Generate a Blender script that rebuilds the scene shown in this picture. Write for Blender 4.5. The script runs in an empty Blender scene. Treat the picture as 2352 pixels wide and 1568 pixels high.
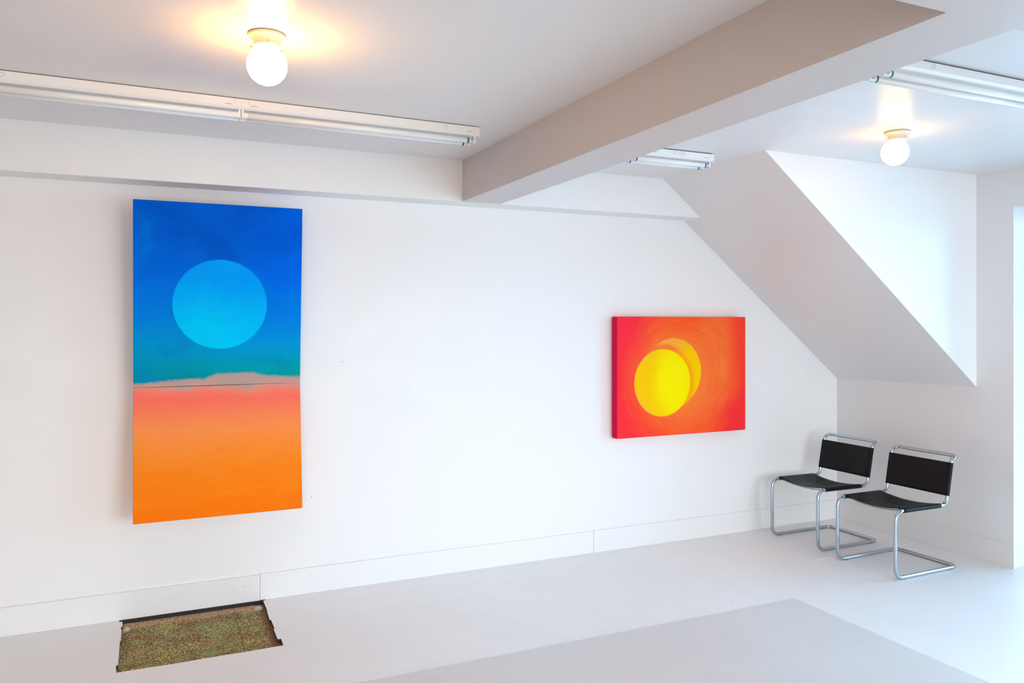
import bpy, bmesh, math, random
from mathutils import Vector, Matrix
from mathutils.geometry import tessellate_polygon
random.seed(7)
SC = bpy.context.scene
COL = SC.collection

# ------------------------------------------------------------------ camera
CAM_H = 1.72
cam_d = bpy.data.cameras.new('camera')
cam = bpy.data.objects.new('camera', cam_d)
COL.objects.link(cam)
cam_d.sensor_fit = 'HORIZONTAL'
cam_d.sensor_width = 36.0
cam_d.lens = 1795.0 / 2352.0 * 36.0
cam_d.shift_y = -(784.0 - 738.3) / 2352.0
cam_d.clip_start = 0.05
cam_d.clip_end = 200
cam.location = (0, 0, CAM_H)
cam.rotation_euler = (math.radians(90), 0, math.radians(-24.55))
SC.camera = cam

# ------------------------------------------------------------------ world: even bright overcast daylight
SKY_COL = (0.80, 0.92, 1.0)
GROUND_COL = (0.49, 0.56, 0.61)
SKY_STR = 12.6
w = bpy.data.worlds.new('world')
SC.world = w
w.use_nodes = True
bgn = w.node_tree.nodes['Background']
wn = w.node_tree
_tc = wn.nodes.new('ShaderNodeTexCoord'); _sx = wn.nodes.new('ShaderNodeSeparateXYZ')
_mr = wn.nodes.new('ShaderNodeMapRange'); _mr.inputs['From Min'].default_value = -0.06; _mr.inputs['From Max'].default_value = 0.02
_mx = wn.nodes.new('ShaderNodeMix'); _mx.data_type = 'RGBA'
_mx.inputs[6].default_value = (*GROUND_COL, 1); _mx.inputs[7].default_value = (*SKY_COL, 1)   # paler ground below the horizon, overcast sky above
wn.links.new(_tc.outputs['Generated'], _sx.inputs[0]); wn.links.new(_sx.outputs[2], _mr.inputs['Value'])
wn.links.new(_mr.outputs[0], _mx.inputs[0]); wn.links.new(_mx.outputs[2], bgn.inputs[0])
bgn.inputs[1].default_value = SKY_STR
SC.view_settings.view_transform = 'Standard'
SC.view_settings.look = 'None'
SC.view_settings.gamma = 1
SC.view_settings.use_curve_mapping = False
SC.view_settings.exposure = 0.0
SC.cycles.max_bounces = 9
SC.cycles.diffuse_bounces = 7
SC.cycles.glossy_bounces = 5
SC.cycles.use_denoising = True
SC.cycles.use_adaptive_sampling = True
SC.cycles.adaptive_threshold = 0.04
SC.cycles.sample_clamp_indirect = 6.0
LAMP_STR = 50.0
LAMP_COL = (1.0, 0.50, 0.12)

# ------------------------------------------------------------------ measured room
D = 5.05            # back wall
X1 = 5.44           # right (window side) wall
CZ = 2.7875         # ceiling
SZ = 2.515          # underside of beams and soffit
SY = 4.846          # soffit front
BX0, BX1 = 1.853, 2.126
CBY0, CBY1 = 0.85, 1.365
CHY = 3.772         # dormer cheek
DOORY, DOORZ = 3.50, 2.522
DOORY0 = 0.95
SLX = 3.4536        # slope meets ceiling
KZ, KZC = 1.223, 1.245
XL, YF = -2.3, -3.2
T = 0.14

def portal(name, loc, rot, sx, sy):
    l = bpy.data.lights.new(name, 'AREA')
    l.shape = 'RECTANGLE'; l.size = sx; l.size_y = sy
    l.cycles.is_portal = True
    o = bpy.data.objects.new(name, l); COL.objects.link(o)
    o.location = loc; o.rotation_euler = rot
    return o
# sky portals sit in the openings of the shell (sampling help only, they give no light)
portal('door_daylight', (X1 + 0.18, (DOORY0 + DOORY) / 2, DOORZ / 2), (0, math.radians(90), 0), DOORZ, DOORY - DOORY0)
# openings behind the camera: wall, from, to, sill, head
FWS = [(-2.0, 0.2, 0.30, 2.45), (1.9, 5.2, 0.30, 2.45)]  # left window is added to brighten and warm the left side
RWS = []
for a, b, c, d in FWS:
    portal('window_daylight', ((a + b) / 2, YF - 0.18, (c + d) / 2), (math.radians(90), 0, 0), b - a, d - c)
for a, b, c, d in RWS:
    portal('window_daylight', (X1 + 0.26, (a + b) / 2, (c + d) / 2), (0, math.radians(90), 0), d - c, b - a)

# ------------------------------------------------------------------ helpers
def lin(r, g, b):
    f = lambda c: (c / 255) / 12.92 if c / 255 <= 0.04045 else ((c / 255 + 0.055) / 1.055) ** 2.4
    return (f(r), f(g), f(b), 1.0)

class NG:
    """small helper to write node maths compactly"""
    def __init__(s, name):
        s.m = bpy.data.materials.new(name); s.m.use_nodes = True
        s.nt = s.m.node_tree; s.b = s.nt.nodes['Principled BSDF']
    def new(s, t): return s.nt.nodes.new(t)
    def link(s, a, b): s.nt.links.new(a, b)
    def put(s, sock, v):
        if isinstance(v, bpy.types.NodeSocket): s.link(v, sock)
        else: sock.default_value = v
    def math(s, op, a, b=0.0, c=0.0, clamp=False):
        n = s.new('ShaderNodeMath'); n.operation = op; n.use_clamp = clamp
        s.put(n.inputs[0], a); s.put(n.inputs[1], b)
        if op in ('MULTIPLY_ADD',): s.put(n.inputs[2], c)
        return n.outputs[0]
    def add(s, a, b): return s.math('ADD', a, b)
    def sub(s, a, b): return s.math('SUBTRACT', a, b)
    def mul(s, a, b): return s.math('MULTIPLY', a, b)
    def step(s, x, e0, e1, t0=0.0, t1=1.0):
        n = s.new('ShaderNodeMapRange'); n.interpolation_type = 'SMOOTHSTEP'
        s.put(n.inputs['Value'], x)
        n.inputs['From Min'].default_value = e0; n.inputs['From Max'].default_value = e1
        n.inputs['To Min'].default_value = t0; n.inputs['To Max'].default_value = t1
        return n.outputs[0]
    def mix(s, f, a, b):
        n = s.new('ShaderNodeMix'); n.data_type = 'RGBA'
        s.put(n.inputs[0], f); s.put(n.inputs[6], a); s.put(n.inputs[7], b)
        return n.outputs[2]
    def coord(s, kind='Object'):
        return s.new('ShaderNodeTexCoord').outputs[kind]
    def sep(s, v):
        n = s.new('ShaderNodeSeparateXYZ'); s.link(v, n.inputs[0]); return n.outputs
    def comb(s, x, y, z):
        n = s.new('ShaderNodeCombineXYZ')
        for i, q in enumerate((x, y, z)): s.put(n.inputs[i], q)
        return n.outputs[0]
    def noise(s, v, scale, detail=2.0, rough=0.5, dist=0.0, out='Fac'):
        n = s.new('ShaderNodeTexNoise'); s.link(v, n.inputs['Vector'])
        n.inputs['Scale'].default_value = scale; n.inputs['Detail'].default_value = detail
        n.inputs['Roughness'].default_value = rough; n.inputs['Distortion'].default_value = dist
        return n.outputs[out]
    def ramp(s, f, stops):
        n = s.new('ShaderNodeValToRGB'); r = n.color_ramp
        while len(r.elements) < len(stops): r.elements.new(0.5)
        for e, (p, c) in zip(r.elements, stops): e.position = p; e.color = c
        s.put(n.inputs[0], f)
        return n.outputs[0]
    def bump(s, h, strength, dist):
        n = s.new('ShaderNodeBump'); n.inputs['Strength'].default_value = strength
        n.inputs['Distance'].default_value = dist
        s.link(h, n.inputs['Height']); s.link(n.outputs[0], s.b.inputs['Normal'])
    def finish(s, color=None, rough=0.5, metal=0.0, spec=0.5):
        if color is not None: s.put(s.b.inputs['Base Color'], color)
        s.put(s.b.inputs['Roughness'], rough); s.b.inputs['Metallic'].default_value = metal
        s.b.inputs['Specular IOR Level'].default_value = spec
        return s.m

def plain(name, col, rough=0.5, metal=0.0, spec=0.5, var=0.03, scale=30.0):
    g = NG(name); co = g.coord()
    n = g.noise(co, scale, 3)
    c0 = tuple(c * (1 - var) for c in col[:3]) + (1,)
    c1 = tuple(min(1, c * (1 + var)) for c in col[:3]) + (1,)
    return g.finish(g.mix(n, c0, c1), rough, metal, spec)

def paint_mat(name, col, rough, spec=0.5, bstr=0.25, broad=0.02):
    g = NG(name); co = g.coord()
    n1 = g.noise(co, 1.3, 3); n2 = g.noise(co, 55.0, 3, 0.6); n3 = g.noise(co, 6.0, 2)
    a = tuple(c * (1 - broad) for c in col[:3]) + (1,)
    b = tuple(min(1, c * (1 + broad)) for c in col[:3]) + (1,)
    h = g.add(g.mul(n2, 0.25), g.mul(n3, 0.75))
    g.bump(h, bstr, 0.004)
    return g.finish(g.mix(n1, a, b), g.step(n3, 0.3, 0.7, rough * 0.9, rough * 1.1), 0.0, spec)

WALLC = (0.87, 0.865, 0.865)
M_wall = paint_mat('white wall paint', WALLC, 0.42, 0.5, 0.12)
M_ceil = paint_mat('white ceiling paint', (0.80, 0.79, 0.785), 0.34, 0.5, 0.10)
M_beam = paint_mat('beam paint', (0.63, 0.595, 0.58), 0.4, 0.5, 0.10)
M_trim = paint_mat('white gloss trim paint', (0.86, 0.86, 0.865), 0.32, 0.5, 0.08)
M_metalwhite = plain('white enamelled metal', (0.86, 0.86, 0.85), 0.3, 0, 0.5, 0.01)
M_ceramic = plain('cream porcelain', (0.62, 0.58, 0.53), 0.2, 0, 0.6, 0.01)
M_tube = plain('unlit fluorescent glass', (0.84, 0.85, 0.84), 0.12, 0, 0.6, 0.01)
M_dark = plain('dark gap', (0.02, 0.02, 0.022), 0.8)
M_alu = plain('dull aluminium', (0.55, 0.55, 0.55), 0.35, 0.9)
M_green = plain('green printed band', lin(0, 105, 60), 0.4)
M_blue = plain('blue printed band', lin(25, 75, 150), 0.4)
M_grey = plain('grey plastic', lin(150, 150, 150), 0.5)
M_brass = plain('brass screw', (0.6, 0.42, 0.15), 0.35, 1.0)

# floor: glossy white painted boards with scuffs
def floor_mat(name, col, rough):
    g = NG(name); co = g.coord()
    n1 = g.noise(co, 0.9, 4, 0.6); n2 = g.noise(co, 9.0, 5, 0.65, 0.6); n3 = g.noise(co, 130.0, 2)
    c = g.mix(g.step(n1, 0.35, 0.7), tuple(x * 0.975 for x in col) + (1,), tuple(min(1, x * 1.02) for x in col) + (1,))
    c = g.mix(g.step(n2, 0.55, 0.75, 0, 0.25), c, tuple(x * 0.90 for x in col) + (1,))
    v = g.new('ShaderNodeTexVoronoi'); v.inputs['Scale'].default_value = 2.6
    g.link(co, v.inputs['Vector'])
    c = g.mix(g.step(v.outputs['Distance'], 0.012, 0.018, 1.0, 0.0), c, (0.35, 0.33, 0.31, 1))
    g.bump(g.add(g.mul(n2, 0.6), g.mul(n3, 0.15)), 0.10, 0.004)
    return g.finish(c, g.step(n2, 0.3, 0.7, rough * 0.85, rough * 1.15), 0, 0.5)
M_floor = floor_mat('white floor paint', (0.885, 0.862, 0.848), 0.36)
M_sheet = floor_mat('grey white floor paint', (0.72, 0.69, 0.675), 0.42)

def mkobj(name, me, mats, parent=None, **props):
    o = bpy.data.objects.new(name, me); COL.objects.link(o)
    for m in (mats if isinstance(mats, (list, tuple)) else [mats]): me.materials.append(m)
    if parent: o.parent = parent
    for k, v in props.items(): o[k] = v
    return o

def bm_obj(name, bm, mats, parent=None, smooth=False, bevel=0.0, seg=2, **props):
    me = bpy.data.meshes.new(name)
    bmesh.ops.recalc_face_normals(bm, faces=bm.faces)
    bm.to_mesh(me); bm.free()
    if smooth:
        for p in me.polygons: p.use_smooth = True
    o = mkobj(name, me, mats, parent, **props)
    if bevel:
        b = o.modifiers.new('bevel', 'BEVEL'); b.width = bevel; b.segments = seg; b.limit_method = 'ANGLE'
    return o

def add_box(bm, x0, x1, y0, y1, z0, z1):
    vs = [bm.verts.new((x, y, z)) for x in (x0, x1) for y in (y0, y1) for z in (z0, z1)]
    for f in ((0, 1, 3, 2), (4, 6, 7, 5), (0, 4, 5, 1), (2, 3, 7, 6), (0, 2, 6, 4), (1, 5, 7, 3)):
        bm.faces.new([vs[i] for i in f])
    return vs

def box(name, b, mat, parent=None, bevel=0.0, **props):
    bm = bmesh.new(); add_box(bm, *b)
    return bm_obj(name, bm, mat, parent, False, bevel, **props)

def add_prism(bm, poly, axis, a, b):
    """extrude a 2D polygon along axis ('x','y','z') from a to b; poly in the other two axes in order"""
    def P(p, t):
        return {'x': (t, p[0], p[1]), 'y': (p[0], t, p[1]), 'z': (p[0], p[1], t)}[axis]
    A = [bm.verts.new(P(p, a)) for p in poly]; B = [bm.verts.new(P(p, b)) for p in poly]
    n = len(poly)
    bm.faces.new(A); bm.faces.new(list(reversed(B)))
    for i in range(n):
        bm.faces.new((A[i], A[(i + 1) % n], B[(i + 1) % n], B[i]))

def add_lathe(bm, prof, center, seg=32, axis='z'):
    rings = []
    cx, cy, cz = center
    for r, h in prof:
        ring = []
        for i in range(seg):
            a = 2 * math.pi * i / seg
            p = (r * math.cos(a), r * math.sin(a))
            if axis == 'z': q = (cx + p[0], cy + p[1], cz + h)
            elif axis == 'x': q = (cx + h, cy + p[0], cz + p[1])
            else: q = (cx + p[0], cy + h, cz + p[1])
            ring.append(bm.verts.new(q))
        rings.append(ring)
    for a, b in zip(rings, rings[1:]):
        for i in range(seg):
            bm.faces.new((a[i], a[(i + 1) % seg], b[(i + 1) % seg], b[i]))
    bm.faces.new(rings[0]); bm.faces.new(rings[-1])

def fillet(pts, rad, closed=True, seg=8):
    out = []; n = len(pts)
    for i in range(n):
        p = Vector(pts[i])
        if not closed and i in (0, n - 1): out.append(p); continue
        a = Vector(pts[i - 1]); b = Vector(pts[(i + 1) % n]); r = rad[i]
        u = (a - p).normalized(); v = (b - p).normalized()
        ang = u.angle(v); d = r / math.tan(ang / 2)
        d = min(d, (a - p).length * 0.49, (b - p).length * 0.49); r2 = d * math.tan(ang / 2)
        bis = (u + v).normalized(); c = p + bis * (r2 / math.sin(ang / 2))
        s = p + u * d - c; e = p + v * d - c
        th = s.angle(e)
        for k in range(seg + 1):
            t = k / seg
            q = (s * math.sin((1 - t) * th) + e * math.sin(t * th)) / math.sin(th)
            out.append(c + q)
    return out

def add_tube(bm, pts, r, closed=False, seg=12, cap=True):
    n = len(pts); pts = [Vector(p) for p in pts]
    tan = []
    for i in range(n):
        if closed: t = pts[(i + 1) % n] - pts[i - 1]
        else: t = pts[min(i + 1, n - 1)] - pts[max(i - 1, 0)]
        tan.append(t.normalized())
    nrm = tan[0].orthogonal().normalized(); N = [nrm]
    for i in range(1, n):
        q = tan[i - 1].rotation_difference(tan[i]); nrm = (q @ nrm); nrm = (nrm - tan[i] * nrm.dot(tan[i])).normalized(); N.append(nrm)
    tw = 0.0
    if closed:
        q = tan[-1].rotation_difference(tan[0]); e = q @ N[-1]
        tw = e.angle(N[0]); 
        if tan[0].dot(e.cross(N[0])) < 0: tw = -tw
    rings = []
    for i in range(n):
        b = tan[i].cross(N[i]); off = tw * i / n if closed else 0
        rings.append([bm.verts.new(pts[i] + (N[i] * math.cos(2 * math.pi * k / seg + off) + b * math.sin(2 * math.pi * k / seg + off)) * r) for k in range(seg)])
    m = n if closed else n - 1
    for i in range(m):
        a, c = rings[i], rings[(i + 1) % n]
        for k in range(seg): bm.faces.new((a[k], a[(k + 1) % seg], c[(k + 1) % seg], c[k]))
    if not closed and cap: bm.faces.new(rings[0]); bm.faces.new(rings[-1])

def empty(name, loc, label, cat, group=None, rz=0.0):
    o = bpy.data.objects.new(name, None); COL.objects.link(o); o.empty_display_size = 0.1
    o.location = loc; o.rotation_euler = (0, 0, rz); o['label'] = label; o['category'] = cat
    if group: o['group'] = group
    return o
def copy_tree(o, parent=None):
    c = o.copy(); COL.objects.link(c); c.parent = parent
    for ch in list(o.children): copy_tree(ch, c)
    return c
S = dict(kind='structure')

# ------------------------------------------------------------------ floor with the cut-out
HOLE = [(-0.187, 5.06), (-0.187, 5.006), (-0.170, 5.006), (-0.168, 4.935), (-0.176, 4.90), (-0.170, 4.874),
        (-0.168, 4.705), (-0.172, 4.700), (-0.168, 4.383), (-0.178, 4.378), (-0.174, 4.290), (-0.150, 4.288),
        (-0.03, 4.287), (0.09, 4.281), (0.21, 4.284), (0.33, 4.283), (0.46, 4.281), (0.56, 4.284), (0.620, 4.283), (0.622, 4.378),
        (0.612, 4.376), (0.604, 4.382), (0.604, 4.535), (0.610, 4.541), (0.608, 4.68), (0.601, 4.680),
        (0.604, 4.79), (0.608, 4.87), (0.606, 5.02), (0.622, 5.03), (0.622, 5.06)]
def build_floor():
    me = bpy.data.meshes.new('floor'); bm = bmesh.new()
    x0, x1, y0, y1 = XL - T, X1 + 0.55, YF - T, D + T
    # one ring polygon: outer boundary joined to the hole along the back edge
    def face(poly, z, mat=0):
        f = bm.faces.new([bm.verts.new((p[0], p[1], z)) for p in poly]); f.material_index = mat
    # front strip, side strips, then the slivers between the straight strips and the jagged edge
    ax0, ax1, ay = -0.30, 0.75, 4.18
    face([(x0, y0), (x1, y0), (x1, ay), (x0, ay)], 0)
    face([(x0, ay), (ax0, ay), (ax0, y1), (x0, y1)], 0)
    face([(ax1, ay), (x1, ay), (x1, y1), (ax1, y1)], 0)
    ring = [(ax0, 5.06), (ax0, ay), (ax1, ay), (ax1, 5.06)]
    poly = ring + list(reversed(HOLE))
    tris = tessellate_polygon([[Vector((p[0], p[1], 0)) for p in poly]])
    vs = [bm.verts.new((p[0], p[1], 0)) for p in poly]
    for t in tris: bm.faces.new([vs[i] for i in t])
    face([(ax0, 5.06), (ax1, 5.06), (ax1, y1), (ax0, y1)], 0)
    # cut edges going down
    for a, b in zip(HOLE, HOLE[1:]):
        f = bm.faces.new([bm.verts.new(q) for q in ((a[0], a[1], 0), (b[0], b[1], 0), (b[0], b[1], -0.03), (a[0], a[1], -0.03))])
        f.material_index = 1
    bm.normal_update()
    for f in bm.faces:
        if abs(f.normal.z) > 0.5 and f.normal.z < 0: f.normal_flip()
    bm.to_mesh(me); bm.free()
    return mkobj('floor', me, [M_floor, M_cut], **S)
M_cut = plain('raw cut floor edge', lin(96, 66, 48), 0.8, 0, 0.3, 0.3, 40)
floor = build_floor()
box('subfloor', (XL - T, X1 + 0.55, YF - T, D + T, -0.20, -0.045), plain('subfloor timber', lin(90, 70, 50), 0.9), floor)
# big thin sheet of greyer painted board lying in the middle of the floor
box('floor_sheet', (-1.8, 3.612, -2.4, 3.684, 0.0, 0.0035), M_sheet, floor, 0.0015, label='greyer painted sheet set on the white floor')
bm = bmesh.new()
add_box(bm, 4.30, 5.42, 4.2185, 4.2215, 0, 0.0012)
bm_obj('floor_seam', bm, M_trim, floor)

# old flooring in the cut-out
def patch_mat():
    g = NG('old speckled flooring'); co = g.coord(); x, y, z = g.sep(co)
    n = g.noise(co, 160.0, 1.5, 0.75); n2 = g.noise(co, 200.0, 1.0, 0.5)
    big = g.noise(co, 5.0, 3, 0.6, 0.4); big2 = g.noise(g.comb(x, y, 3.7), 9.0, 3)
    ol = g.ramp(n, [(0.36, lin(48, 42, 34)), (0.47, lin(104, 94, 58)), (0.56, lin(142, 134, 74)), (0.66, lin(196, 188, 104))])
    br = g.ramp(n, [(0.36, lin(46, 36, 32)), (0.48, lin(104, 84, 58)), (0.58, lin(146, 118, 72)), (0.68, lin(182, 150, 92))])
    gr = g.ramp(n2, [(0.38, lin(52, 60, 44)), (0.5, lin(112, 126, 76)), (0.64, lin(168, 178, 104))])
    c = g.mix(g.step(big, 0.42, 0.60), br, ol)
    c = g.mix(g.step(big2, 0.52, 0.68, 0, 0.75), c, gr)
    # worn brown dust along the wall edge and the right edge
    e = g.add(y, g.mul(g.sub(big2, 0.5), 0.12))
    tan = g.mix(g.step(n, 0.3, 0.7), lin(96, 74, 58), lin(190, 152, 118))
    c = g.mix(g.step(e, 4.915, 4.965, 0, 0.95), c, tan)
    c = g.mix(g.step(g.add(x, g.mul(g.sub(big, 0.5), 0.06)), 0.545, 0.60, 0, 0.9), c, g.mix(n, lin(70, 48, 38), lin(128, 92, 68)))
    c = g.mix(g.mul(g.mul(g.step(x, 0.430, 0.4325), g.step(x, 0.4345, 0.437, 1, 0)), 0.55), c, lin(58, 54, 44))
    hs = g.new('ShaderNodeHueSaturation'); hs.inputs['Value'].default_value = 1.65; hs.inputs['Saturation'].default_value = 0.92
    g.link(c, hs.inputs['Color']); c = hs.outputs[0]
    g.bump(n, 0.6, 0.004)
    return g.finish(c, 0.95, 0, 0.15)
bm = bmesh.new()
add_box(bm, -0.24, 0.68, 4.23, 5.10, -0.040, -0.022)
old = bm_obj('old_flooring', bm, patch_mat(), label='speckled olive green old flooring exposed in the ragged cutout at the wall', category='flooring')
box('slot_shade_strip', (-0.24, 0.68, 5.028, 5.045, -0.022, -0.0005), M_dark, old, label='black strip standing in for the shaded slot under the baseboard')  # black face paints the shade of the slot below the baseboard

def scrap(name, pts, h, mat, label, cat):
    bm = bmesh.new(); zb = -0.022
    cx = sum(p[0] for p in pts) / len(pts); cy = sum(p[1] for p in pts) / len(pts)
    A = [bm.verts.new((p[0], p[1], zb)) for p in pts]
    B = [bm.verts.new((cx + (p[0] - cx) * 0.85, cy + (p[1] - cy) * 0.85, zb + h * random.uniform(0.6, 1.2))) for p in pts]
    bm.faces.new(A); bm.faces.new(B); n = len(pts)
    for i in range(n): bm.faces.new((A[i], A[(i + 1) % n], B[(i + 1) % n], B[i]))
    bm_obj(name, bm, mat, label=label, category=cat)
M_chip = plain('pale plaster', lin(205, 190, 180), 0.8)
M_rust = plain('rusty orange', lin(190, 125, 75), 0.85)
scrap('plaster_chip', [(0.540, 4.945), (0.560, 4.925), (0.590, 4.93), (0.598, 4.955), (0.580, 4.985), (0.556, 4.975)], 0.010, M_chip, 'pale broken plaster chip in the wall corner of the cutout, right end', 'debris')
scrap('plaster_chip', [(-0.165, 4.905), (-0.145, 4.90), (-0.130, 4.93), (-0.140, 4.952), (-0.160, 4.945)], 0.012, M_chip, 'pale broken plaster chip in the wall corner of the cutout, left end', 'debris')
scrap('rust_flake', [(0.235, 4.535), (0.262, 4.528), (0.300, 4.532), (0.306, 4.545), (0.270, 4.550), (0.240, 4.548)], 0.003, M_rust, 'small orange brown flake lying mid way on the speckled flooring', 'debris')

# ------------------------------------------------------------------ walls
box('wall_back', (XL - T, X1 + T, D, D + T, -0.2, 2.95), M_wall, **S)
M_tan = paint_mat('unseen wall warm bounce', (0.42, 0.26, 0.18), 0.5, 0.4, 0.12)  # invented colour for the unseen wall, warms and dims its bounce light
box('wall_left', (XL - T, XL, YF - T, D - 0.002, -0.2, 2.95), M_tan, **S)
WT = 0.24
bm = bmesh.new()
add_box(bm, X1, X1 + WT, DOORY, D + T, -0.2, 2.95)            # knee wall and dormer wall are one plane
add_box(bm, X1, X1 + WT, DOORY0, DOORY, DOORZ, 2.95)
def wall_run(bm, axis, a, b, p0, p1, ops):
    def bx(u0, u1, z0, z1):
        if u1 - u0 < 1e-6: return
        if axis == 'x': add_box(bm, u0, u1, p0, p1, z0, z1)
        else: add_box(bm, p0, p1, u0, u1, z0, z1)
    u = a
    for o0, o1, z0, z1 in sorted(ops):
        bx(u, o0, -0.2, 2.95); bx(o0, o1, -0.2, z0); bx(o0, o1, z1, 2.95); u = o1
    bx(u, b, -0.2, 2.95)
wall_run(bm, 'y', YF - T, DOORY0, X1, X1 + WT, RWS)
bmesh.ops.remove_doubles(bm, verts=bm.verts, dist=1e-6)
M_wallshade = paint_mat('white wall paint, right', (0.80, 0.79, 0.79), 0.42, 0.5, 0.12)  # same white paint, darkened to paint in the right wall's shade
wr = bm_obj('wall_right', bm, M_wallshade, **S)
bm = bmesh.new()
wall_run(bm, 'x', XL - T, X1 + T, YF - T, YF, FWS)
bm_obj('wall_front', bm, M_wall, **S)

# ceiling with soffit, beams, slope
ceil = box('ceiling', (XL - T, X1 + WT, YF - T, D + T, CZ, CZ + 0.14), M_ceil, **S)
ch = NG
bm = bmesh.new(); add_box(bm, XL - 0.02, X1, SY, D + 0.02, SZ, CZ + 0.02)
bm_obj('soffit', bm, M_wall, ceil)
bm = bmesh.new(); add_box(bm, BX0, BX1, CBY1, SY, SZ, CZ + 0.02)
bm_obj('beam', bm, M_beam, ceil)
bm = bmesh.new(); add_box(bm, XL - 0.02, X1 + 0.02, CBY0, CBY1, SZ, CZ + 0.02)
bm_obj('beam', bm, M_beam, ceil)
# sloped ceiling slab between the dormer and the back wall
bm = bmesh.new()
v = [(SLX, CHY, CZ), (X1, CHY, KZC), (X1, D, KZ), (SLX, D, CZ)]
d = Vector((0.62, 0, 0.78)) * 0.12
lo = [bm.verts.new(p) for p in v]; hi = [bm.verts.new(Vector(p) + d) for p in v]
bm.faces.new(lo); bm.faces.new(hi)
for i in range(4): bm.faces.new((lo[i], lo[(i + 1) % 4], hi[(i + 1) % 4], hi[i]))
bm_obj('sloped_ceiling', bm, M_ceil, ceil)
# dormer cheek
bm = bmesh.new()
add_prism(bm, [(SLX + 0.001, CZ - 0.0005), (X1, KZC + 0.0005), (X1, CZ)], 'y', CHY - 0.001, CHY + 0.10)
bm_obj('wall_dormer', bm, M_wall, **S)

# ------------------------------------------------------------------ baseboards
bb = bpy.data.objects.new('baseboard_back', None); COL.objects.link(bb); bb['kind'] = 'structure'
BT = 0.158
def board(name, b, parent, m=None):
    return box(name, b, m or M_trim, parent, 0.002)
bL = board('board', (XL, 0.589, D - 0.019, D + 0.01, 0.0, BT), bb)
board('board', (0.591, 2.968, D - 0.015, D + 0.01, 0.0, BT + 0.004), bb)
board('board', (2.970, X1, D - 0.0155, D + 0.01, 0.0, BT + 0.006), bb)
br_ = bpy.data.objects.new('baseboard_right', None); COL.objects.link(br_); br_['kind'] = 'structure'
board('board', (X1 - 0.016, X1 + 0.01, DOORY - 0.012, D - 0.012, 0.0, BT + 0.004), br_, M_wallshade)
board('board', (X1 - 0.016, X1 + 0.01, YF, DOORY0, 0.0, BT + 0.004), br_)
bl = bpy.data.objects.new('baseboard_left', None); COL.objects.link(bl); bl['kind'] = 'structure'
board('board', (XL - 0.01, XL + 0.016, YF, D - 0.01, 0.0, BT), bl)
bm = bmesh.new()
for (x, z) in ((0.44, 0.095), (0.50, 0.098)):
    add_lathe(bm, [(0.0028, -0.0205), (0.0028, -0.017)], (x, D, z), 8, 'y')
bm_obj('nail_hole', bm, M_grey, bb)
bm = bmesh.new()
for (x, y, z) in ((0.905, D, 0.605), (5.405, D, 0.95), (1.10, D, 1.46)):
    add_lathe(bm, [(0.003, -0.002), (0.0035, 0.0)], (x, y, z), 8, 'y')
nh = bm_obj('nail_hole', bm, M_grey)
nh.parent = bpy.data.objects['wall_back']

# ------------------------------------------------------------------ glazed garden door (right) and shop window plus added light window (behind the camera)
gg = NG('clear window glass')
nt = gg.nt
tr = nt.nodes.new('ShaderNodeBsdfTransparent'); gl = nt.nodes.new('ShaderNodeBsdfGlossy'); gl.inputs['Roughness'].default_value = 0.02
mx = nt.nodes.new('ShaderNodeMixShader'); fr = nt.nodes.new('ShaderNodeFresnel'); fr.inputs[0].default_value = 1.3
nt.links.new(fr.outputs[0], mx.inputs[0]); nt.links.new(tr.outputs[0], mx.inputs[1]); nt.links.new(gl.outputs[0], mx.inputs[2])
nt.links.new(mx.outputs[0], nt.nodes['Material Output'].inputs[0])
M_glass = gg.m
def tinted(name, col):
    m = M_glass.copy(); m.name = name
    for n in m.node_tree.nodes:
        if n.type == 'BSDF_TRANSPARENT': n.inputs[0].default_value = (*col, 1)
    return m
M_cream = tinted('added warm filter glass', (1.0, 0.88, 0.78))  # made-up tint that warms daylight from the added left window
M_tint = tinted('door glass with added blue filter', (0.49, 0.64, 0.745))  # added tint that dims and cools the daylight through the door
M_frame = plain('white painted frame', (0.85, 0.85, 0.85), 0.35)
door = bpy.data.objects.new('door_1', None); COL.objects.link(door); door['kind'] = 'structure'
xo, xi = X1 + WT - 0.035, X1 + WT
bm = bmesh.new()
add_box(bm, xo, xi, DOORY - 0.045, DOORY, 0, DOORZ); add_box(bm, xo, xi, DOORY0, DOORY0 + 0.045, 0, DOORZ)
add_box(bm, xo, xi, DOORY0 + 0.045, DOORY - 0.045, DOORZ - 0.045, DOORZ); add_box(bm, xo, xi, DOORY0 + 0.045, DOORY - 0.045, 0, 0.05)
ym = (DOORY0 + DOORY) / 2
add_box(bm, xo, xi, ym - 0.03, ym + 0.03, 0.05, DOORZ - 0.045)
df = bm_obj('door_frame', bm, M_frame, door)
for a, b in ((DOORY0 + 0.045, ym - 0.03), (ym + 0.03, DOORY - 0.045)):
    box('pane', (xo + 0.012, xo + 0.018, a, b, 0.05, DOORZ - 0.045), M_tint, door)
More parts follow.
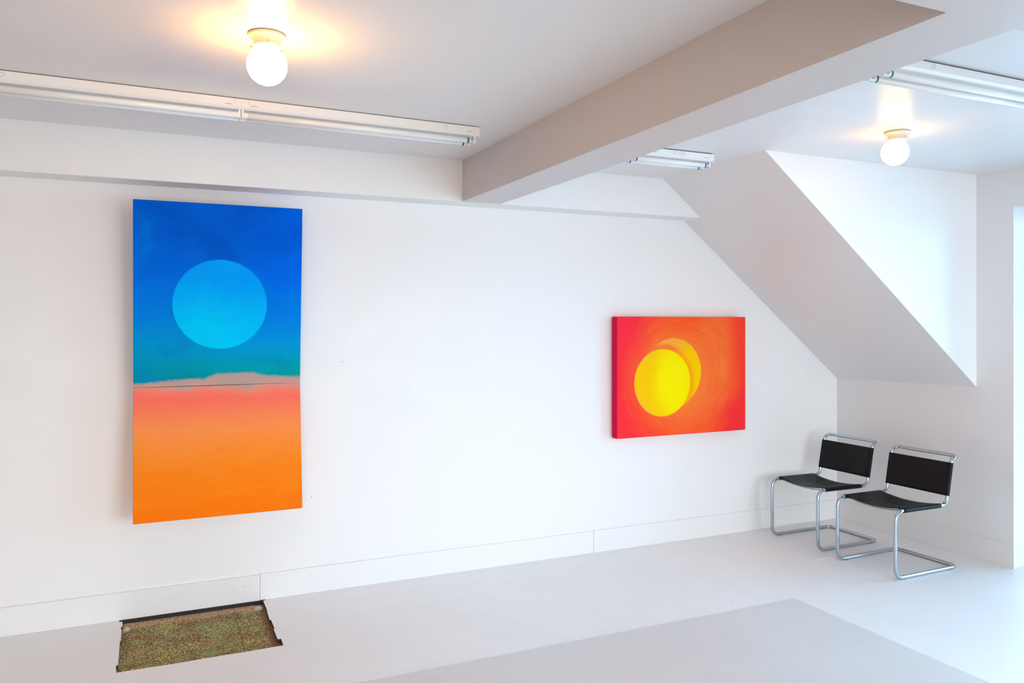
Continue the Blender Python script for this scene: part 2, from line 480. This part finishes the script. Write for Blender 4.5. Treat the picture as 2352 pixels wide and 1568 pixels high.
def window(name, axis, a, b, z0, z1, p, gm):
    win = bpy.data.objects.new(name, None); COL.objects.link(win); win['kind'] = 'structure'
    def P(u0, u1, v0, v1, w0, w1): return (u0, u1, w0, w1, v0, v1) if axis == 'x' else (w0, w1, u0, u1, v0, v1)
    bm = bmesh.new(); m = (a + b) / 2
    add_box(bm, *P(a, a + 0.045, z0, z1, p, p + 0.05)); add_box(bm, *P(b - 0.045, b, z0, z1, p, p + 0.05)); add_box(bm, *P(m - 0.02, m + 0.02, z0 + 0.045, z1 - 0.045, p, p + 0.05))
    add_box(bm, *P(a + 0.045, b - 0.045, z0, z0 + 0.045, p, p + 0.05)); add_box(bm, *P(a + 0.045, b - 0.045, z1 - 0.045, z1, p, p + 0.05))
    bm_obj('window_frame', bm, M_frame, win)
    for u0, u1 in ((a + 0.045, m - 0.02), (m + 0.02, b - 0.045)):
        box('pane', P(u0, u1, z0 + 0.045, z1 - 0.045, p + 0.02, p + 0.026), gm, win)
for k, (a, b, c, d) in enumerate(FWS): window('window_%d' % (k + 1), 'x', a, b, c, d, YF - T, M_cream if k == 0 else M_glass)  # first one is the added light window with the warm filter

# ------------------------------------------------------------------ painting 1: two hinged canvases, blue moon over an orange field
PX0, PX1, PZT, PZS, PZB = -0.1115, 0.809, 2.399, 1.347, 0.595
def pig(r, g, b, k=1.22, kg=0.95):
    c = lin(r, g, b)
    return (min(0.98, c[0] * k), min(0.92, c[1] * k * kg), min(0.98, c[2] * k * kg), 1.0)
def blue_mat():
    g = NG('blue moon painting'); co = g.coord(); x, y, z = g.sep(co)
    nA = g.noise(co, 2.6, 4, 0.55, 0.5); nB = g.noise(g.comb(g.mul(x, 1.0), 0.0, g.mul(z, 3.0)), 3.0, 4, 0.6, 0.3)
    nC = g.noise(co, 60, 3, 0.7); nD = g.noise(g.comb(g.mul(x, 1.2), 2.0, g.mul(z, 6.0)), 4.0, 3, 0.6)
    zz = g.add(z, g.mul(g.sub(nB, 0.5), 0.10))
    sky = g.ramp(g.step(zz, 1.36, 2.42), [
        (0.00, pig(0, 144, 140)), (0.012, pig(0, 148, 158)), (0.05, pig(0, 148, 186)), (0.13, pig(0, 142, 206)),
        (0.31, pig(0, 120, 212)), (0.65, pig(0, 98, 210)), (0.93, pig(0, 86, 198))])
    sky = g.mix(g.mul(g.step(x, 0.35, 0.85), g.step(z, 1.6, 1.95, 0.0, 0.55)), sky, pig(0, 100, 232))
    sky = g.mix(g.step(nA, 0.48, 0.74, 0, 0.5), sky, pig(0, 130, 218))
    sky = g.mix(g.step(nA, 0.46, 0.28, 0, 0.4), sky, pig(0, 68, 172))
    sky = g.mix(g.mul(g.step(x, 0.1, 0.5, 1, 0), g.step(z, 1.8, 1.4, 0, 0.35)), sky, pig(0, 118, 165))
    # moon
    dx = g.sub(x, 0.349); dz = g.sub(z, 1.820)
    r = g.math('SQRT', g.add(g.mul(dx, dx), g.mul(dz, dz)))
    moon = g.ramp(g.add(g.step(z, 1.56, 2.09), g.mul(g.sub(nA, 0.5), 0.9)), [(0.0, pig(0, 190, 255)), (0.45, pig(0, 170, 255)), (1.0, pig(0, 148, 240))])
    moon = g.mix(g.step(nD, 0.58, 0.72, 0, 0.35), moon, pig(20, 135, 232))
    nE = g.noise(co, 11.0, 5, 0.7, 0.8)
    moon = g.mix(g.mul(g.step(nE, 0.52, 0.66, 0, 0.30), g.step(z, 1.66, 1.86)), moon, pig(30, 142, 225))
    sky = g.mix(g.step(nE, 0.5, 0.7, 0, 0.12), sky, pig(0, 112, 205))
    sky = g.mix(g.step(g.add(r, g.mul(g.sub(nC, 0.5), 0.004)), 0.254, 0.264, 1, 0), sky, moon)
    # field
    z2 = g.add(z, g.mul(g.sub(nB, 0.5), 0.13))
    fld = g.ramp(g.step(z2, 0.58, 1.36), [
        (0.0, pig(246, 112, 14)), (0.086, pig(252, 120, 18)), (0.276, pig(250, 124, 26)), (0.50, pig(244, 132, 46)),
        (0.723, pig(243, 138, 74)), (0.876, pig(247, 124, 84)), (0.964, pig(255, 108, 90)), (0.996, pig(246, 122, 102))])
    fld = g.mix(g.mul(g.step(nD, 0.5, 0.7, 0, 0.35), g.step(z, 1.2, 0.9)), fld, pig(238, 138, 40))
    fld = g.mix(g.mul(g.step(nD, 0.46, 0.3, 0, 0.3), g.step(z, 1.2, 0.9)), fld, pig(250, 108, 30))
    # horizon line: rises from the left to a hump in the middle right
    hz = g.ramp(g.step(x, -0.114, 0.829), [(0.0, (0.32,) * 3 + (1,)), (0.14, (0.46,) * 3 + (1,)), (0.34, (0.50,) * 3 + (1,)),
        (0.46, (0.76,) * 3 + (1,)), (0.76, (0.80,) * 3 + (1,)), (0.85, (0.60,) * 3 + (1,)), (1.0, (0.48,) * 3 + (1,))])
    # hz 0..1 -> z 1.33..1.433
    hline = g.add(g.mul(hz, 0.101), 1.333)
    dd = g.add(g.sub(z, hline), g.mul(g.sub(nC, 0.5), 0.02))
    taupe = g.mix(nA, pig(172, 142, 134), pig(196, 154, 138))
    taupe = g.mix(g.step(nB, 0.5, 0.65, 0, 0.6), taupe, pig(160, 150, 148))
    base = g.mix(g.step(g.add(z2, g.mul(g.sub(nE, 0.5), 0.06)), 1.295, 1.36), fld, taupe)
    c = g.mix(g.step(g.add(dd, g.mul(g.sub(nE, 0.5), 0.018)), -0.008, 0.012), base, sky)
    c = g.mix(g.mul(g.step(dd, -0.03, 0.0, 0, 0.35), g.step(dd, 0.012, 0.0)), c, pig(150, 150, 150))
    h = g.add(nC, g.noise(co, 400, 2))
    g.bump(h, 0.25, 0.002)
    return g.finish(c, 0.8, 0, 0.04)
M_blue_p = blue_mat()
def leaning_canvas(name, z0, y0, z1, y1, th, parent, bow=0.0, **props):
    """canvas whose front runs from (z0,y0) at the bottom to (z1,y1) at the top"""
    bm = bmesh.new(); N = 10
    fr_, bk = [], []
    n = Vector((0, (z1 - z0), -(y1 - y0))).normalized()   # back direction (+y)
    for j in range(2):
        for i in range(N + 1):
            t = i / N
            z, y = (z0, y0) if j == 0 else (z1, y1)
            b = bow * (4 * t * (1 - t))
            p = Vector((PX0 + (PX1 - PX0) * t, y, z + (b if (j == 1 and bow < 0) or (j == 0 and bow > 0) else 0)))
            fr_.append(bm.verts.new(p)); bk.append(bm.verts.new(p + n * th))
    M = N + 1
    for i in range(N):
        bm.faces.new((fr_[i], fr_[i + 1], fr_[M + i + 1], fr_[M + i])); bm.faces.new((bk[i], bk[M + i], bk[M + i + 1], bk[i + 1]))
        bm.faces.new((fr_[i], bk[i], bk[i + 1], fr_[i + 1])); bm.faces.new((fr_[M + i], fr_[M + i + 1], bk[M + i + 1], bk[M + i]))
    bm.faces.new((fr_[0], fr_[M], bk[M], bk[0])); bm.faces.new((fr_[N], bk[N], bk[M + N], fr_[M + N]))
    return bm_obj(name, bm, M_blue_p, parent, bevel=0.003, **props)
p1 = empty('painting', (0, 0, 0), 'tall two part painting of a blue moon above an orange field', 'painting')
leaning_canvas('canvas', PZS, 4.898, PZT, 4.810, 0.022, p1, bow=0.0, label='upper canvas with the pale blue disc')
leaning_canvas('canvas', PZB, 4.814, PZS - 0.0005, 4.898, 0.022, p1, bow=-0.002, label='lower canvas in orange and salmon')
box('hanging_bar', (0.10, 0.62, 4.843, D, 2.28, 2.31), plain('pine batten', lin(170, 130, 90), 0.7), p1)
box('hanging_bar', (0.10, 0.62, 4.846, D, 0.68, 0.71), bpy.data.materials['pine batten'], p1)

# ------------------------------------------------------------------ painting 2: overlapping yellow discs on red
QX0, QX1, QZ0, QZ1, QY = 3.126, 4.343, 0.846, 1.757, 4.963
def red_mat():
    g = NG('yellow discs painting'); co = g.coord(); x, y, z = g.sep(co)
    nA = g.noise(co, 3.2, 4, 0.6, 1.0); nC = g.noise(co, 70, 3, 0.7)
    def rad(cx, cz):
        dx = g.sub(x, cx); dz = g.sub(z, cz)
        return g.math('SQRT', g.add(g.mul(dx, dx), g.mul(dz, dz))), dx, dz
    r, dx, dz = rad(3.74, 1.31)
    ang = g.math('ARCTAN2', dz, dx)
    # brush strokes that circle the discs
    sw = g.noise(g.comb(g.mul(r, 9.0), g.mul(ang, 0.7), 0.0), 1.6, 4, 0.65, 0.8)
    R = g.add(r, g.mul(g.sub(sw, 0.5), 0.36))
    bgc = g.ramp(g.step(R, 0.15, 0.85), [(0.0, pig(252, 118, 50)), (0.30, pig(250, 92, 42)), (0.52, pig(250, 76, 42)), (0.72, pig(252, 50, 44)), (1.0, pig(250, 44, 52))])
    # orange to the upper right, crimson to the left, red lower right
    bgc = g.mix(g.mul(g.step(x, 3.75, 4.0), g.mul(g.step(x, 4.33, 4.12), g.step(z, 1.0, 1.2, 0, 0.8))), bgc, g.mix(sw, pig(240, 84, 38), pig(250, 124, 56)))
    bgc = g.mix(g.mul(g.step(x, 4.12, 4.3), g.step(z, 1.0, 1.5, 0.1, 0.6)), bgc, pig(248, 66, 40))
    bgc = g.mix(g.mul(g.step(x, 3.98, 4.25), g.step(z, 1.28, 0.98, 0, 0.9)), bgc, g.mix(sw, pig(250, 40, 48), pig(255, 52, 52)))
    bgc = g.mix(g.mul(g.step(x, 3.50, 3.18), g.step(z, 1.30, 1.72, 0.35, 0.9)), bgc, pig(252, 44, 66))
    bgc = g.mix(g.mul(g.step(z, 1.55, 1.7), g.mul(g.step(x, 3.5, 3.7), g.step(x, 4.0, 3.8, 0, 0.7))), bgc, pig(240, 82, 30))
    bgc = g.mix(g.mul(g.step(sw, 0.52, 0.72, 0, 0.6), g.step(r, 0.62, 0.3)), bgc, pig(245, 128, 60))
    st = g.noise(g.comb(g.mul(r, 22.0), g.mul(ang, 1.4), 4.0), 2.0, 5, 0.7, 1.2)
    bgc = g.mix(g.step(st, 0.52, 0.70, 0, 0.35), bgc, pig(255, 46, 40))
    bgc = g.mix(g.step(st, 0.44, 0.28, 0, 0.25), bgc, pig(250, 112, 60))
    # rear disc
    r2, ax, az = rad(3.636, 1.330)
    d2 = g.ramp(g.step(g.add(az, g.mul(ax, -0.9)), -0.30, 0.36), [(0.0, pig(255, 190, 0)), (0.45, pig(255, 184, 0)), (0.72, pig(255, 168, 30)), (1.0, pig(252, 152, 60))])
    c = g.mix(g.step(r2, 0.256, 0.268, 1, 0), bgc, d2)
    # orange ring between the discs
    r1, bx, bz = rad(3.536, 1.252)
    ring = g.mix(g.step(g.add(bx, g.mul(bz, -0.6)), -0.1, 0.1), pig(248, 112, 46), pig(255, 160, 6))
    c = g.mix(g.mul(g.step(r1, 0.315, 0.275), g.step(r2, 0.285, 0.26)), c, ring)
    # front disc
    gl_, hx, hz = rad(3.665, 1.262)
    d1 = g.ramp(g.add(g.step(g.math('SQRT', g.add(g.mul(hx, hx), g.mul(hz, g.mul(hz, 0.45)))), 0.05, 0.30), g.mul(g.sub(nA, 0.5), 0.4)), [(0.0, pig(255, 221, 0)), (0.4, pig(255, 214, 0)), (0.75, pig(255, 196, 0)), (1.0, pig(250, 184, 10))])
    d1 = g.mix(g.mul(g.step(r1, 0.20, 0.255), g.mul(g.step(bx, -0.02, -0.14), g.step(nA, 0.48, 0.62, 0, 0.7))), d1, pig(246, 172, 66))
    c = g.mix(g.step(g.add(r1, g.mul(g.sub(nC, 0.5), 0.004)), 0.253, 0.262, 1, 0), c, d1)
    # wrapped left edge
    side = g.mix(g.noise(g.comb(0.0, 0.0, z), 7.0, 3), pig(196, 20, 52), pig(214, 22, 92))
    c = g.mix(g.math('LESS_THAN', x, QX0 + 0.0015), c, side)
    g.bump(g.add(nC, g.mul(sw, 1.5)), 0.25, 0.002)
    return g.finish(c, 0.75, 0, 0.05)
M_red = red_mat()
p2 = empty('painting', (0, 0, 0), 'square red painting with two overlapping yellow discs, near the chairs', 'painting')
bm = bmesh.new(); add_box(bm, QX0, QX1, QY, D - 0.016, QZ0, QZ1)
bm_obj('canvas', bm, M_red, p2, bevel=0.005, seg=3)
M_pine = bpy.data.materials['pine batten']
box('stretcher_bar', (QX0 + 0.03, QX1 - 0.03, D - 0.018, D - 0.001, QZ1 - 0.09, QZ1 - 0.05), M_pine, p2)

# ------------------------------------------------------------------ globe ceiling lamps
ge = NG('lit opal glass')
ge.b.inputs['Base Color'].default_value = (0.9, 0.85, 0.75, 1)
ge.b.inputs['Roughness'].default_value = 0.15
ge.b.inputs['Emission Color'].default_value = (*LAMP_COL, 1)
ge.b.inputs['Emission Strength'].default_value = LAMP_STR
M_lit = ge.m
M_lit2 = ge.m.copy(); M_lit2.name = 'lit opal glass, weaker bulb'
M_lit2.node_tree.nodes['Principled BSDF'].inputs['Emission Strength'].default_value = LAMP_STR * 0.28
def globe_lamp(x, y, tilt, label, lit=None):
    t = empty('globe_lamp', (x, y, CZ), label, 'ceiling lamp', 'globe lamps on the ceiling')
    bm = bmesh.new()
    add_lathe(bm, [(0.060, 0.0), (0.067, -0.003), (0.069, -0.009), (0.066, -0.014), (0.055, -0.018), (0.051, -0.024), (0.050, -0.040), (0.052, -0.046), (0.049, -0.050)], (0, 0, 0), 40)
    bm_obj('holder', bm, M_ceramic, t, True)
    bm = bmesh.new()
    bmesh.ops.create_uvsphere(bm, u_segments=40, v_segments=24, radius=0.0730)
    for v in bm.verts:
        if v.co.z > 0.062: v.co.z = 0.062 + (v.co.z - 0.062) * 0.2
    g = bm_obj('globe', bm, lit or M_lit, t, True)
    g.location = (tilt[0], tilt[1], -0.116)
    for k in range(3):
        a = 0.5 + k * 2.094
        bm = bmesh.new()
        ca, sa = math.cos(a), math.sin(a)
        add_tube(bm, [Vector((ca * 0.048, sa * 0.048, -0.043)), Vector((ca * 0.062, sa * 0.062, -0.043))], 0.0022, seg=8)
        add_tube(bm, [Vector((ca * 0.060, sa * 0.060, -0.043)), Vector((ca * 0.064, sa * 0.064, -0.043))], 0.0042, seg=8)
        bm_obj('thumb_screw', bm, M_brass, t)
    return t
globe_lamp(0.379, 3.024, (0.0, -0.002), 'lit white globe lamp left of the beam, above the blue painting')
globe_lamp(3.80, 3.10, (-0.013, 0.004), 'lit white globe lamp right of the beam, near the dormer', M_lit2)

# ------------------------------------------------------------------ fluorescent strip lights
def strip_light(x0, x1, y, label, band, left_band=True, right_band=True, rz=0.0, tubeL=0.055, tubeR=0.055, drop=0.004, boff=0.024, rings=(), plates=(1, 1)):
    L = x1 - x0
    t = empty('strip_light', (x0, y, CZ), label, 'strip light', 'two tube strip lights on the ceiling', rz)
    # channel: tall side faces with a tapered belly
    bm = bmesh.new()
    zt = -drop; zb = -0.051
    add_prism(bm, [(0.0, zt), (0.0, zb + 0.010), (0.012, zb), (0.118, zb), (0.13, zb + 0.010), (0.13, zt)], 'x', 0.0, L)
    ch = bm_obj('channel', bm, M_metalwhite, t)
    bm = bmesh.new(); add_box(bm, 0.01, L - 0.01, 0.012, 0.118, -drop, 0.0)
    bm_obj('gap_shade', bm, M_dark, t)  # black filler paints the shadow gap between channel and ceiling
    for a in [q for q, on in zip((-0.002, L - 0.001), plates) if on]:
        bm = bmesh.new(); add_prism(bm, [(-0.002, zt), (-0.002, zb + 0.004), (0.012, zb - 0.008), (0.118, zb - 0.008), (0.132, zb + 0.004), (0.132, zt)], 'x', a, a + 0.003)
        bm_obj('end_plate', bm, M_metalwhite, t)
    # knock-out rings and punched holes on the side
    for kx in rings:
        bm = bmesh.new()
        pts = [Vector((kx + 0.010 * math.cos(a), -0.0003, -0.022 + 0.010 * math.sin(a))) for a in [2 * math.pi * i / 20 for i in range(20)]]
        add_tube(bm, pts, 0.0006, True, 5)
        bm_obj('knockout_ring', bm, M_grey, t)
    bm = bmesh.new()
    for e in (0, 1):
        q = 0.030 if e == 0 else L - 0.030; sg = 1 if e == 0 else -1
        for zz in (-0.014, -0.024):
            add_lathe(bm, [(0.0016, -0.0006), (0.0016, 0.001)], (q, 0.0, zz), 8, 'y')
        add_box(bm, min(q + sg * 0.012, q + sg * 0.045), max(q + sg * 0.012, q + sg * 0.045), -0.0006, 0.001, -0.0335, -0.0320)
    bm_obj('punched_hole', bm, M_dark, t, kind='stuff')
    zc = -0.074
    for ty in (0.030, 0.100):
        bm = bmesh.new(); add_lathe(bm, [(0.010, tubeL), (0.0145, tubeL + 0.003), (0.0145, L - tubeR - 0.003), (0.010, L - tubeR)], (0, ty, zc), 20, 'x')
        tb = bm_obj('fluorescent_tube', bm, M_tube, t, True)
        for a, b, has in ((tubeL - 0.004, tubeL + 0.012, left_band), (L - tubeR - 0.012, L - tubeR + 0.004, right_band)):
            bm = bmesh.new(); add_lathe(bm, [(0.0148, a), (0.0148, b)], (0, ty, zc), 20, 'x'); bm_obj('cap', bm, M_alu if has else M_metalwhite, tb, False)
        for a, has in ((tubeL + boff, left_band), (L - tubeR - boff - 0.010, right_band)):
            if has:
                bm = bmesh.new(); add_lathe(bm, [(0.0149, a), (0.0149, a + 0.010)], (0, ty, zc), 20, 'x'); bm_obj('printed_band', bm, band, tb, False)
        for a, b in ((tubeL - 0.014, tubeL - 0.003), (L - tubeR + 0.003, L - tubeR + 0.014)):
            bm = bmesh.new()
            add_prism(bm, [(ty - 0.011, zb), (ty - 0.011, zc - 0.008), (ty - 0.006, zc - 0.014), (ty + 0.006, zc - 0.014), (ty + 0.011, zc - 0.008), (ty + 0.011, zb)], 'x', a, b)
            bm_obj('lamp_holder', bm, M_metalwhite, t, bevel=0.001)
    return t
rl = math.atan2(3.972 - 3.912, 1.617 + 0.596)
rz = math.atan2(0.034, 1.24)
strip_light(0.3770, 1.618, 3.935, 'white strip light left of the beam, right one of the joined pair', M_green, False, True, rz, 0.016, 0.030, 0.004, 0.024, (1.045,), (0, 1))
strip_light(-0.862, 0.3770, 3.9015, 'white strip light cut by the left edge of the photo, joined end to end', M_green, False, False, rz, 0.05, 0.016, 0.004, 0.024, (0.27, ), (1, 0))
strip_light(2.610, 3.232, 3.984, 'short white strip light with blue banded tubes behind the beam', M_blue, True, True, 0.0, 0.026, 0.026, 0.006, 0.020, (0.17, 0.32, 0.365, 0.39))
strip_light(2.600, 3.840, 2.194, 'white strip light at the upper right with green banded tubes', M_green, True, True, 0.0, 0.055, 0.055, 0.008, 0.024, (0.30, 0.95))

# ------------------------------------------------------------------ cantilever chairs
def chrome():
    g = NG('polished chrome'); co = g.coord()
    n = g.noise(co, 40, 3, 0.6)
    return g.finish((0.50, 0.55, 0.60, 1), g.step(n, 0.4, 0.8, 0.06, 0.16), 1.0)
M_chrome = chrome()
def leather():
    g = NG('black saddle leather'); co = g.coord()
    v = g.new('ShaderNodeTexVoronoi'); v.inputs['Scale'].default_value = 420; g.link(co, v.inputs['Vector'])
    n = g.noise(co, 14, 4, 0.6)
    g.bump(v.outputs['Distance'], 0.25, 0.0015)
    return g.finish(g.mix(n, lin(5, 4, 7), lin(13, 11, 15)), g.step(n, 0.3, 0.7, 0.40, 0.52), 0, 0.22)
M_leather = leather()
M_stitch = plain('stitched leather seam', lin(44, 40, 44), 0.6)
HW, TR = 0.2375, 0.0127

def sling(path_fn, s0, s1, sag, parent, name, nrm_sign, ns=14, ny=18):
    """leather stretched between the two side tubes; path_fn(s)->(x,z,nx,nz) centre of tube and outward normal"""
    bm = bmesh.new(); th = 0.003; R = TR + 0.0028
    prof = []   # (y, h) closed loop, h along the normal, f weight of sag
    # outer wrap on the -y tube: from underneath round the outside to the top
    for k in range(9):
        a = math.radians(-90 - 180 * k / 8)
        prof.append((-HW + R * math.cos(a), R * math.sin(a), 0))
    top = []
    for k in range(1, ny):
        t = k / ny; y = -HW + 2 * HW * t
        top.append((y, R, 4 * t * (1 - t)))
    prof += top
    for k in range(9):
        a = math.radians(90 - 180 * k / 8)
        prof.append((HW + R * math.cos(a), R * math.sin(a), 0))
    # doubled hem back towards the middle
    prof += [(HW - 0.030, R - th * 2.3, 0.22), (HW - 0.034, R - th, 0.24)]
    for y, h, f in reversed(top):
        if abs(y) < HW - 0.036: prof.append((y, h - th, f))
    prof += [(-HW + 0.034, R - th, 0.24), (-HW + 0.030, R - th * 2.3, 0.22)]
    rings = []
    for i in range(ns + 1):
        s = s0 + (s1 - s0) * i / ns
        x, z, nx, nz = path_fn(s)
        edge = 1.0 + 0.10 * math.cos(math.pi * (2 * i / ns - 1))
        sg = sag(i / ns)
        rings.append([bm.verts.new((x + nx * (h - f * sg), y, z + nz * (h - f * sg))) for y, h, f in prof])
    n = len(prof)
    for a, b in zip(rings, rings[1:]):
        for k in range(n): bm.faces.new((a[k], a[(k + 1) % n], b[(k + 1) % n], b[k]))
    bm.faces.new(rings[0]); bm.faces.new(rings[-1])
    return bm_obj(name, bm, M_leather, parent, True)

def make_chair():
    root = empty('cantilever_chair', (0, 0, 0), 'x', 'chair', 'black leather and chrome cantilever chairs')
    pts, rad = [], []
    for sgn in (-1, 1):
        side = [((0.622, 0, TR), 0.045), ((0.0, 0, TR), 0.062), ((-0.004, 0, 0.457), 0.068), ((0.507, 0, 0.4525), 0.055), ((0.566, 0, 0.762), 0.040), ((0.618, 0, 0.782), 0.034)]
        if sgn == 1: side = list(reversed(side))
        for (p, r) in side:
            pts.append((p[0], sgn * HW, p[2])); rad.append(r)
    # order: -y side from base to top, then +y side from top back to base; closes along the rear floor bar
    path = fillet(pts, rad, True, 9)
    bm = bmesh.new(); add_tube(bm, path, TR, True, 16)
    bm_obj('frame', bm, M_chrome, root, True, label='bright chrome tube frame')
    seat_fn = lambda s: (s, 0.4570 - s * 0.0085, 0.0, 1.0)
    sling(seat_fn, 0.070, 0.443, lambda t: 0.036 - 0.010 * abs(2 * t - 1), root, 'seat', 1)
    bx, bz = 0.566 - 0.507, 0.762 - 0.4525; bl_ = math.hypot(bx, bz); ux, uz = bx / bl_, bz / bl_
    back_fn = lambda s: (0.507 + ux * s, 0.4525 + uz * s, -uz, ux)
    sling(back_fn, 0.062, 0.292, lambda t: 0.012, root, 'backrest', 1)
    for bxp in (0.085, 0.400):
        bm = bmesh.new(); arc = []
        for k in range(17):
            t = k / 16; y = -HW + 2 * HW * t
            arc.append(Vector((bxp, y, 0.4545 - 0.023 * 4 * t * (1 - t))))
        add_tube(bm, arc, 0.0055, False, 8)
        bm_obj('seat_bar', bm, M_chrome, root, True)
    for sgn in (-1, 1):
        for gx in (0.085, 0.54):
            bm = bmesh.new(); add_box(bm, gx - 0.02, gx + 0.02, sgn * HW - 0.006, sgn * HW + 0.006, -0.0005, 0.004)
            bm_obj('glide', bm, M_dark, root)
    return root
c2 = make_chair()
c2['label'] = 'nearer black leather chair with chrome tube frame, further right beside the doorway'
c2.location = (4.468, 3.900, 0.0); c2.rotation_euler = (0, 0, math.radians(1.2))
c1 = copy_tree(c2)
c1['label'] = 'farther black leather chair with chrome tube frame, close to the back wall corner'
c1.location = (4.505, 4.600, 0.0); c1.rotation_euler = (0, 0, 0)
